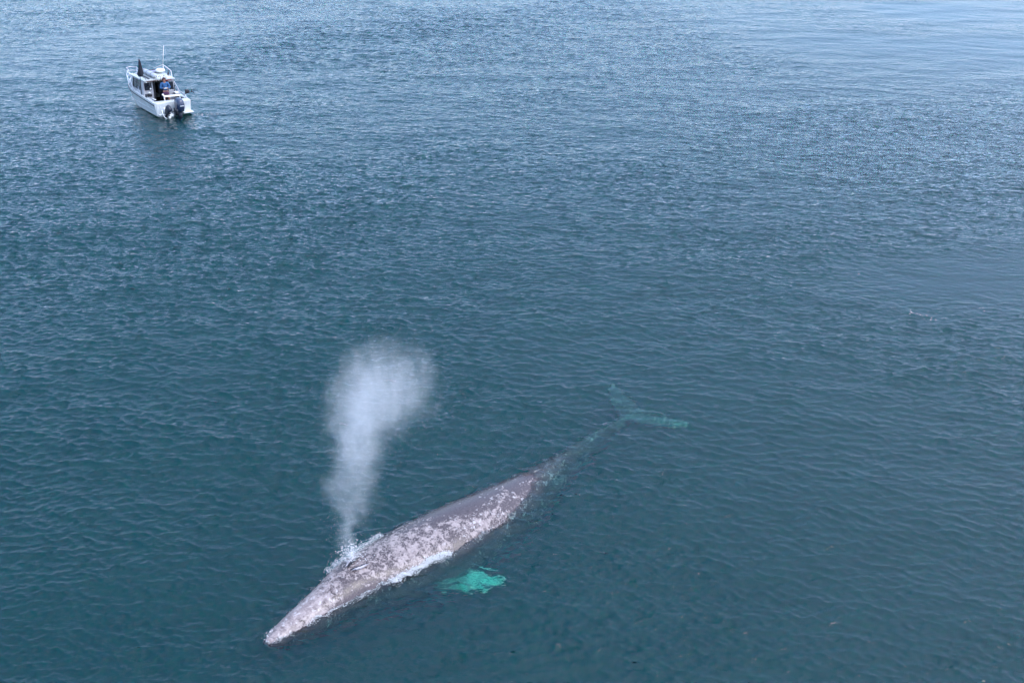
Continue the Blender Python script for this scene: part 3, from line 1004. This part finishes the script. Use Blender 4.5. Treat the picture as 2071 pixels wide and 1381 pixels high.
# roof
rf = MB()
rp = []
for y in np.linspace(1.72, 4.20, 7):
    cr = .03
    rp.append([(-.92, y, ZR - .02), (-.94, y, ZR + .02), (-.88, y, ZR + .05), (0, y, ZR + .05 + cr), (.88, y, ZR + .05), (.94, y, ZR + .02), (.92, y, ZR - .02), (0, y, ZR - .01)])
rf.loft(rp)
roof = rf.build('roof', M['hull'], boat)
for sg in (-1, 1):
    MB().tube([(sg * .80, 1.80, 1.80), (sg * .80, 1.86, 1.88), (sg * .78, 3.9, 1.88), (sg * .78, 3.98, 1.80)], .016, 6).build('roof_rail', M['trimd'] if sg < 0 else M['alu'], roof, True)
MB().box((-.56, 2.95, 1.835), (.10, 2.0, .02)).build('roof_strip', M['trimd'], roof)
MB().box((-.36, 1.70, 1.735), (1.0, .03, .05)).build('roof_edge', simple_mat('brown_trim', (.10, .05, .035), .6), roof)
# interior: helm seat and dash seen through the doorway
MB().box((.45, 3.1, .75), (.45, .45, .14), bev=.04).box((.45, 2.92, 1.05), (.45, .10, .5), bev=.04).box((.45, 3.1, .42), (.16, .16, .52)).build('helm_seat', M['seat'], boat)
MB().box((0, 4.1, .80), (1.7, .35, .5), bev=.03).build('dashboard', M['inner'], boat)
MB().box((0, 3.1, .172), (1.5, 2.2, .02)).build('cabin_floor', M['floor'], boat)
# bow rails
def rail_pts(z, y0, inset=.06):
    L_, R_ = [], []
    ys = np.linspace(y0, BL - .35, 9)
    for y in ys:
        b = half(y) - inset + .05
        off = (sheer(y) + z - .8) * .45 * max(0, (y / BL - .6) / .4)
        L_.append((-b, y + off, sheer(y) + z)); R_.append((b, y + off, sheer(y) + z))
    tip = (0, BL + .50, sheer(BL) + z + .03)
    lt = (-.32, BL + .33, sheer(BL) + z + .03); rt = (.32, BL + .33, sheer(BL) + z + .03)
    return L_ + [lt, tip, rt] + R_[::-1]
rp_ = rail_pts(.46, 3.75)
p0 = (rp_[0][0], 3.35, sheer(3.3) + .02); p1 = (rp_[-1][0], 3.35, sheer(3.3) + .02)
MB().tube([p0] + rp_ + [p1], .024, 6).build('bow_rail', M['alu'], boat, True)
rm = rail_pts(.24, 4.2)
MB().tube(rm, .016, 6).build('bow_rail', M['alu'], boat, True)
for i in (1, 3, 5, 7, 9, 11, 13, 15, 17, 19):
    if i < len(rp_):
        a = rp_[i]
        yb = min(a[1], BL - .15)
        xb = max(-half(yb), min(half(yb), a[0]))
        MB().tube([a, (xb * .97, yb - .06, sheer(yb) + .0)], .016, 6).build('stanchion', M['alu'], boat, True)
MB().box((0, BL + .18, 1.18), (.16, .5, .06), bev=.02).build('anchor_roller', M['alu'], boat)
MB().tube([(0, BL - .5, 1.23), (0, BL + .40, 1.22)], .02, 6).tube([(-.16, BL + .40, 1.10), (0, BL + .45, 1.16), (.16, BL + .40, 1.10)], .025, 6).build('anchor', M['alu'], boat, True)
# port grab rail from the cabin side down to the gunwale
for sg in (-1, 1):
    MB().tube([(sg * .99, 3.3, sheer(3.3) + .02), (sg * .93, 3.0, 1.22), (sg * 1.02, 2.45, sheer(2.4) + .02)], .018, 6).build('grab_rail', M['alu'], boat, True)
# starboard aft: rail frame with diagonal tubes
MB().tube([(1.02, .45, .82), (1.04, .62, .96), (1.04, 1.55, 1.02), (.98, 2.1, 1.48), (.93, 2.3, 1.72)], .022, 6).tube([(1.03, .9, .84), (1.04, .95, 1.0)], .016, 6).tube([(1.03, 1.5, .84), (1.0, 1.62, 1.03)], .016, 6).tube([(1.03, 1.35, .86), (.97, 2.2, 1.30)], .016, 6).build('side_rail', M['alu'], boat, True)
MB().tube([(-1.03, .5, .82), (-1.03, .62, .92), (-1.03, 1.25, .94), (-1.03, 1.35, .83)], .018, 6).build('side_rail', M['alu'], boat, True)
MB().box((.93, 1.72, .90), (.30, .40, .10), bev=.04).build('side_seat', M['white'], boat)
# radar dome, antennas, lights on the roof
MB().loft([[(.66 + r_ * math.cos(a), 3.35 + r_ * math.sin(a), z) for a in [2 * math.pi * k / 16 for k in range(16)]] for r_, z in ((.10, 1.80), (.11, 1.88), (.26, 1.90), (.28, 1.96), (.27, 2.03), (.18, 2.07), (.04, 2.08))]).build('radar_dome', M['white'], boat, True)
MB().tube([(.95, 3.6, 1.74), (.95, 3.6, 2.25)], .022, 6).tube([(.95, 3.6, 2.25), (1.14, 3.62, 3.36)], [.014, .010], 6).build('whip_antenna', M['white'], boat, True)
MB().tube([(.95, 3.6, 2.25), (.94, 2.31, 2.10), (.94, 2.2, 1.40)], .018, 6).tube([(.95, 3.6, 2.25), (.5, 4.0, 2.0)], .012, 6).build('outrigger_arm', M['white'], boat, True)
MB().box((.80, 2.44, 1.86), (.09, .12, .16), bev=.02).tube([(.80, 2.44, 1.9), (.86, 2.5, 2.12)], .02, 6).ball((.80, 2.40, 1.95), (.05, .05, .06), 8).build('searchlight', M['trimd'], boat, True)
MB().box((.55, 1.86, 1.84), (.22, .18, .12), bev=.03).build('roof_locker', M['white'], boat)
MB().box((.52, 1.80, 1.70), (.40, .10, .10), bev=.02).build('tail_light_bar', M['red'], boat)
# rod holders: row of curved tubes along the aft roof edge
for i, x in enumerate(np.linspace(-.34, .22, 5)):
    MB().tube([(x, 1.78, 1.78), (x - .01, 1.70, 1.95), (x + .03, 1.60, 2.02), (x + .05, 1.52, 1.92), (x + .06, 1.50, 1.74)], .022, 6).build('rod_holder', M['white'] if i % 2 else M['rope'], boat, True)
# deck light
MB().ball((-.84, 1.70, 1.70), (.035, .03, .035), 8).build('deck_light', M['white'], boat, True)
# bait table across the aft cockpit
bt = MB().box((.21, .60, 1.0), (.95, .30, .05), rz=-.12, bev=.015)
bt.build('bait_table', M['wood'], boat)
MB().tube([(-.24, .74, 1.0), (-.26, .60, .98), (-.30, .46, .88), (-.30, .42, .80)], .024, 6).build('table_leg', M['white'], boat, True)
MB().tube([(.62, .50, .99), (.66, .44, .80)], .024, 6).build('table_leg', M['white'], boat, True)
MB().ball((-.24, .82, 1.06), (.07, .07, .06), 8).build('table_knob', M['white'], boat, True)
# line puller on the port gunwale
MB().box((-.92, 1.62, .92), (.16, .30, .18), bev=.04).tube([(-.92, 1.62, .98), (-.80, 1.42, 1.05)], .05, 8).ball((-.78, 1.40, .98), (.10, .05, .10), 8).build('line_puller', M['trimd'], boat, True)
MB().ball((-.72, 1.70, 1.06), (.06, .06, .06), 8).build('puller_fitting', M['white'], boat, True)
MB().tube([(-.80, 1.2, .84), (-.70, 1.05, .80), (-.72, .8, .82)], .035, 6).build('hose_end', M['white'], boat, True)
# downrigger reaching out to starboard
MB().tube([(1.05, 1.03, .86), (1.30, 1.00, 1.0), (1.62, .88, 1.02)], .026, 6).build('downrigger', M['trimd'], boat, True)
MB().ball((1.34, 1.0, 1.06), (.13, .07, .13), 10).box((1.24, 1.02, 1.05), (.08, .12, .26), bev=.02).tube([(1.55, .9, 1.0), (1.58, .88, 1.2)], .03, 6).tube([(1.62, .88, 1.02), (1.70, .86, .95)], .03, 6).build('downrigger_reel', M['trimd'], boat, True)

# outboard motors: cowling, midsection, gearcase, propeller
def outboard(x, y, z, k, tilt, mats, steer=0.0, label=None):
    mo = empty('outboard_motor', (x, y, z), (tilt, 0, steer), boat)
    if label: mo['label'] = label
    rs = []
    for zz, w_, d_, yo in ((.02, .15, .20, 0), (.06, .19, .28, -.02), (.22, .205, .31, -.03), (.42, .20, .31, -.03), (.56, .18, .28, -.02), (.64, .13, .22, .0), (.665, .05, .10, .02)):
        rs.append([(k * w_ * math.copysign(abs(math.cos(a)) ** .7, math.cos(a)), k * (yo + d_ * math.copysign(abs(math.sin(a)) ** .7, math.sin(a))), k * zz) for a in [2 * math.pi * i / 20 for i in range(20)]])
    MB().loft(rs).build('cowling', mats[0], mo, True)
    MB().box((0, k * -.345, k * .36), (k * .20, k * .02, k * .035), bev=.004).build('decal', M['decal'], mo)
    rs = []
    for zz, w_, d_, yo in ((.03, .13, .22, .0), (-.25, .10, .17, .0), (-.48, .07, .14, .0), (-.50, .16, .24, -.04), (-.53, .16, .24, -.04), (-.54, .05, .13, 0), (-.80, .045, .11, 0)):
        rs.append([(k * w_ * math.cos(a), k * (yo + d_ * math.sin(a)), k * zz) for a in [2 * math.pi * i / 14 for i in range(14)]])
    MB().loft(rs).build('midsection', mats[1], mo, True)
    rs = []
    for yy, r_ in ((.24, .02), (.16, .055), (0, .07), (-.18, .06), (-.24, .045)):
        rs.append([(k * r_ * math.cos(a), k * yy, k * (-.84 + r_ * math.sin(a))) for a in [2 * math.pi * i / 12 for i in range(12)]])
    MB().loft(rs).prism([(k * -.01, k * .10, k * -.88), (k * -.01, k * -.12, k * -.88), (k * -.01, k * -.06, k * -1.04), (k * -.01, k * .02, k * -1.04)], (k * .02, 0, 0)).build('gearcase', mats[1], mo, True)
    pr = MB()
    for i in range(3):
        a = i * 2.094
        u_ = Vector((math.cos(a), 0, math.sin(a))); v_ = Vector((-math.sin(a), 0, math.cos(a)))
        c = Vector((0, k * -.28, k * -.84))
        pr.prism([c + u_ * k * .03 - v_ * k * .03, c + u_ * k * .15 - v_ * k * .07 + Vector((0, k * .03, 0)), c + u_ * k * .17 + v_ * k * .05 - Vector((0, k * .03, 0)), c + u_ * k * .03 + v_ * k * .03], (0, k * -.012, 0))
    pr.tube([(0, k * -.22, k * -.84), (0, k * -.34, k * -.84)], k * .035, 8).build('propeller', mats[1], mo)
    MB().box((0, k * .30, k * -.08), (k * .26, k * .26, k * .34), bev=.02).build('mount_bracket', mats[2], mo)
    return mo
outboard(.20, -.42, .28, 1.18, R(4), (M['cowl'], M['leg'], M['leg']), .05)
outboard(-.52, -.36, .30, .72, R(38), (M['leg'], M['leg'], M['white']), .25, 'small black kicker motor tilted up beside the main one')
# kicker's white steering loop and bracket
MB().tube([(-.78, -.25, .42), (-.80, -.38, .22), (-.72, -.46, .02), (-.56, -.50, -.08), (-.38, -.45, -.04)], .026, 8).build('kicker_guard', M['white'], boat, True)
MB().box((-.30, -.26, .10), (.24, .34, .14), bev=.03).box((-.42, -.38, -.02), (.14, .2, .14), bev=.03).build('kicker_bracket', M['white'], boat)
# ladder on the port swim step
MB().tube([(-.95, -.10, .62), (-.95, -.22, .52), (-.95, -.26, .2)], .014, 6).tube([(-.80, -.10, .62), (-.80, -.22, .52), (-.80, -.26, .2)], .014, 6).build('boarding_ladder', M['alu'], boat, True)

BM = Matrix.Translation(Vector((-20.03, 59.80, 0.0))) @ Matrix.Rotation(0.657, 4, 'Z') @ Matrix.Rotation(R(2.0), 4, 'Y')
def aboard(name, loc, label, cat):
    """a thing that rests on the boat: its own top-level object"""
    p = BM @ Vector(loc)
    e = empty(name, p, (0, R(2.0), 0.657))
    return tag(e, label, cat)
# rolled inflatable on the roof
e = aboard('rolled_raft', (-.20, 2.85, 1.83), 'pale grey rolled inflatable lashed lengthwise on the cabin roof', 'inflatable')
rs = []
for y, r_ in ((-1.02, .05), (-1.0, .12), (-.9, .145), (0, .15), (.85, .14), (.95, .11), (.97, .04)):
    rs.append([(r_ * 1.15 * math.cos(a), y, .145 + r_ * .95 * math.sin(a)) for a in [2 * math.pi * i / 16 for i in range(16)]])
MB().loft(rs).build('roll', M['roll'], e, True)
for y in (-.6, .1, .65):
    MB().tube([(.178 * math.cos(a), y, .145 + .150 * math.sin(a)) for a in [2 * math.pi * i / 16 for i in range(16)]], .010, 5, True).build('strap', M['trimd'], e, True)
# panel forward of it
e = aboard('roof_panel', (.36, 3.72, 1.84), 'violet grey flat panel with black front edge on the cabin roof', 'panel')
MB().box((.0, 0, .05), (.78, .72, .03), rx=-.05, bev=.008).build('sheet', M['solar'], e)
MB().box((.0, .375, .06), (.92, .03, .035)).build('edge_bar', M['trimd'], e)
for x in (-.3, .3):
    MB().box((x, 0, .012), (.04, .5, .04)).build('foot', M['alu'], e)
# furled black flag on a pole at the port quarter
e = aboard('furled_flag', (-1.0, 2.30, .84), 'black furled flag on a tall black pole beside the cabin', 'flag')
MB().tube([(0, .0, 0), (0, -.12, 1.25), (0, -.26, 2.20)], [.020, .018, .010], 6).build('pole', M['trimd'], e, True)
rs = []
for s in np.linspace(0, 1, 9):
    z = 1.12 + 1.06 * s; w_ = .26 * (1 - s) ** .8 + .012
    w_ *= 1.0 if s > .08 else .55
    yc = -.10 - .16 * s
    rs.append([(.045 + w_ * .7 * math.cos(a) * (1 + .25 * math.sin(3 * a + s * 5)), yc + w_ * .55 * math.sin(a), z) for a in [2 * math.pi * i / 12 for i in range(12)]])
MB().loft(rs).build('cloth', M['black'], e, True)
# white float ball hanging before the aft window
p = BM @ Vector((-.56, 1.90, 1.24))
fb = MB().ball((0, 0, 0), (.055, .055, .055), 10).tube([(0, 0, .05), (0, .03, .36)], .005, 5).build('float_ball', M['white'], None, True)
fb.location = p
tag(fb, 'small round white float hanging in front of the dark aft cabin window', 'float')
# fishing rod leaning on the starboard quarter
e = aboard('fishing_rod', (.90, 1.95, .85), 'thin dark fishing rod standing upright at the starboard cabin corner', 'fishing rod')
MB().tube([(0, 0, 0), (0, -.02, .35)], .018, 6).build('grip', M['trimd'], e, True)
MB().tube([(0, -.02, .35), (.03, -.1, 1.7)], [.010, .004], 5).build('blank', M['trimd'], e, True)
MB().ball((0, -.06, .42), (.035, .05, .045), 8).build('reel', M['trimd'], e, True)

# ------------------------------------------------------------------ the person
def skin_obj(name, pts, edges, rad, mat, parent, root=0, sub=2):
    me = bpy.data.meshes.new(name)
    me.from_pydata([tuple(p) for p in pts], edges, [])
    o = bpy.data.objects.new(name, me); C.objects.link(o)
    md = o.modifiers.new('s', 'SKIN'); md.use_smooth_shade = True
    for i, r_ in enumerate(rad):
        sv = me.skin_vertices[0].data[i]
        sv.radius = r_ if isinstance(r_, tuple) else (r_, r_)
        sv.use_root = (i == root)
    ss_ = o.modifiers.new('u', 'SUBSURF'); ss_.levels = sub; ss_.render_levels = sub
    dg = bpy.context.evaluated_depsgraph_get()
    m2 = bpy.data.meshes.new_from_object(o.evaluated_get(dg))
    bpy.data.objects.remove(o)
    m2.name = name
    o = bpy.data.objects.new(name, m2); C.objects.link(o)
    m2.materials.clear(); m2.materials.append(mat)
    m2.polygons.foreach_set('use_smooth', [True] * len(m2.polygons))
    if parent: o.parent = parent
    return o
pw = BM @ Vector((.17, 1.35, .187))
pers = empty('person', pw, (0, 0, 0.657 + math.pi - .25))     # local +Y is the way the person faces (aft, towards the drone)
tag(pers, 'person in blue jacket and maroon shorts standing in the boat holding a controller', 'person')
# joints
J = dict(pel=(0, 0, .95), waist=(0, .0, 1.08), chest=(0, -.01, 1.28), ncb=(0, 0, 1.45), neck=(0, .01, 1.50), head=(0, .02, 1.60), top=(0, .02, 1.70),
         hl=(-.10, 0, .90), kl=(-.12, .02, .50), al=(-.13, -.02, .09), tl=(-.14, .14, .035), hr=(.10, 0, .90), kr=(.12, .02, .50), ar=(.13, -.02, .09), tr=(.15, .14, .035),
         sl=(-.19, -.01, 1.41), el=(-.27, .04, 1.15), wl=(-.09, .27, 1.19), sr=(.19, -.01, 1.41), er=(.27, .04, 1.15), wr=(.09, .27, 1.19))
names = list(J)
E = [('pel', 'waist'), ('waist', 'chest'), ('chest', 'ncb'), ('ncb', 'neck'), ('neck', 'head'), ('head', 'top'), ('pel', 'hl'), ('hl', 'kl'), ('kl', 'al'), ('al', 'tl'), ('pel', 'hr'), ('hr', 'kr'), ('kr', 'ar'), ('ar', 'tr'), ('ncb', 'sl'), ('sl', 'el'), ('el', 'wl'), ('ncb', 'sr'), ('sr', 'er'), ('er', 'wr')]
Rr = dict(pel=(.13, .10), waist=(.125, .09), chest=(.15, .10), ncb=(.08, .07), neck=.052, head=(.078, .092), top=(.066, .078), hl=.085, kl=.058, al=.040, tl=(.04, .025), hr=.085, kr=.058, ar=.040, tr=(.04, .025), sl=.055, el=.042, wl=.028, sr=.055, er=.042, wr=.028)
pts_ = [J[n] for n in names]; rad_ = [Rr[n] for n in names]
ed_ = [(names.index(a), names.index(b)) for a, b in E]
# hands: palm and five fingers wrapped round the controller
def hand(sg):
    w_ = Vector(J['wl'] if sg < 0 else J['wr'])
    base_i = names.index('wl' if sg < 0 else 'wr')
    palm = w_ + Vector((-sg * .015, .06, -.005))
    pi = len(pts_); pts_.append(tuple(palm)); rad_.append((.030, .018)); ed_.append((base_i, pi))
    for k, (dx, ln) in enumerate(((-.026, .052), (-.009, .062), (.009, .060), (.025, .048))):
        a = palm + Vector((dx * .7, .02, -.012)); b = palm + Vector((dx, .02 + ln * .6, -.022 - .004 * k)); c_ = b + Vector((-sg * .012, .004, .026))
        i0 = len(pts_)
        pts_.extend([tuple(a), tuple(b), tuple(c_)]); rad_.extend([.009, .0085, .007])
        ed_.extend([(pi, i0), (i0, i0 + 1), (i0 + 1, i0 + 2)])
    a = palm + Vector((-sg * .030, .0, .012)); b = a + Vector((-sg * .012, .030, .010))
    i0 = len(pts_)
    pts_.extend([tuple(a), tuple(b)]); rad_.extend([.011, .009]); ed_.extend([(pi, i0), (i0, i0 + 1)])
hand(-1); hand(1)
body = skin_obj('body', pts_, ed_, rad_, M['skin'], pers)
sk = M['skin']
fc = MB().ball((0, .105, 1.605), (.014, .022, .020), 8).build('nose', sk, pers, True)
for sg in (-1, 1):
    MB().ball((sg * .082, .015, 1.61), (.012, .022, .032), 8).build('ear', sk, pers, True)
    MB().ball((sg * .030, .095, 1.635), (.012, .008, .008), 8).build('eye', M['trimd'], pers, True)
MB().box((0, .104, 1.565), (.044, .008, .009), bev=.003).build('mouth', M['red'], pers)
# jacket: torso and sleeves
jn = ['pel', 'waist', 'chest', 'ncb', 'sl', 'el', 'wl', 'sr', 'er', 'wr']
jp = [list(J[n]) for n in jn]
jp[0] = (0, 0, .98); jp[3] = (0, 0, 1.44)
for i, s_ in ((6, 'l'), (9, 'r')):
    wv = Vector(J['w' + s_]); ev = Vector(J['e' + s_]); jp[i] = tuple(ev + (wv - ev) * .88)
jr = [(.155, .125), (.155, .12), (.175, .13), (.095, .085), .078, .065, .046, .078, .065, .046]
je = [(0, 1), (1, 2), (2, 3), (3, 4), (4, 5), (5, 6), (3, 7), (7, 8), (8, 9)]
skin_obj('jacket', jp, je, jr, M['blue'], pers)
sp_ = [(0, 0, .98), (0, 0, .90), (-.105, 0, .80), (-.12, .015, .58), (.105, 0, .80), (.12, .015, .58)]
skin_obj('shorts', sp_, [(0, 1), (1, 2), (2, 3), (1, 4), (4, 5)], [(.15, .12), (.15, .12), .105, .088, .105, .088], M['maroon'], pers)
hr_ = MB()
rs = []
for zz, rr_, yo in ((1.50, .06, -.06), (1.56, .098, -.035), (1.62, .108, -.022), (1.68, .106, -.008), (1.74, .080, .0), (1.775, .03, .0)):
    rs.append([(rr_ * math.cos(a), yo + rr_ * 1.05 * math.sin(a) * (.55 if (math.sin(a) > 0 and zz < 1.66) else 1), zz) for a in [2 * math.pi * i / 18 for i in range(18)]])
hr_.loft(rs).build('hair', M['hair'], pers, True)
for sg in (-1, 1):
    MB().box((sg * .14, .05, .035), (.095, .27, .07), bev=.03).build('shoe', M['trimd'], pers, True)
cp = Matrix.Translation(pw) @ Matrix.Rotation(0.657 + math.pi - .25, 4, 'Z')
ct = MB().box((0, 0, 0), (.16, .085, .035), bev=.012).tube([(-.05, .04, .0), (-.055, .09, .03)], .006, 6).tube([(.05, .04, 0), (.055, .09, .03)], .006, 6).box((0, .06, .035), (.11, .012, .07), rx=-.5, bev=.004)
ct = ct.build('drone_controller', M['white'], None)
ct.matrix_world = cp @ Matrix.Translation((0, .355, 1.19))
tag(ct, 'small pale remote controller held in both hands by the person', 'controller')

# faint wash trailing off the boat's starboard quarter
pts, sz = [], []
for _ in range(170):
    u_ = rng.uniform(0, 1)
    p = BM @ Vector((1.0 + 1.8 * u_, -.5 - 1.1 * u_ + rng.normal(0, .10 + .2 * u_), 0))
    pts.append((p.x, p.y, float(sea_z(p.x, p.y)) + .003)); sz.append(rng.uniform(.008, .022) * (1 - .5 * u_))
o = flecks('boat_wash', pts, sz, FOAM)
tag(o, 'thin streak of pale wash on the water beside the boat stern', 'wash', kind='stuff')
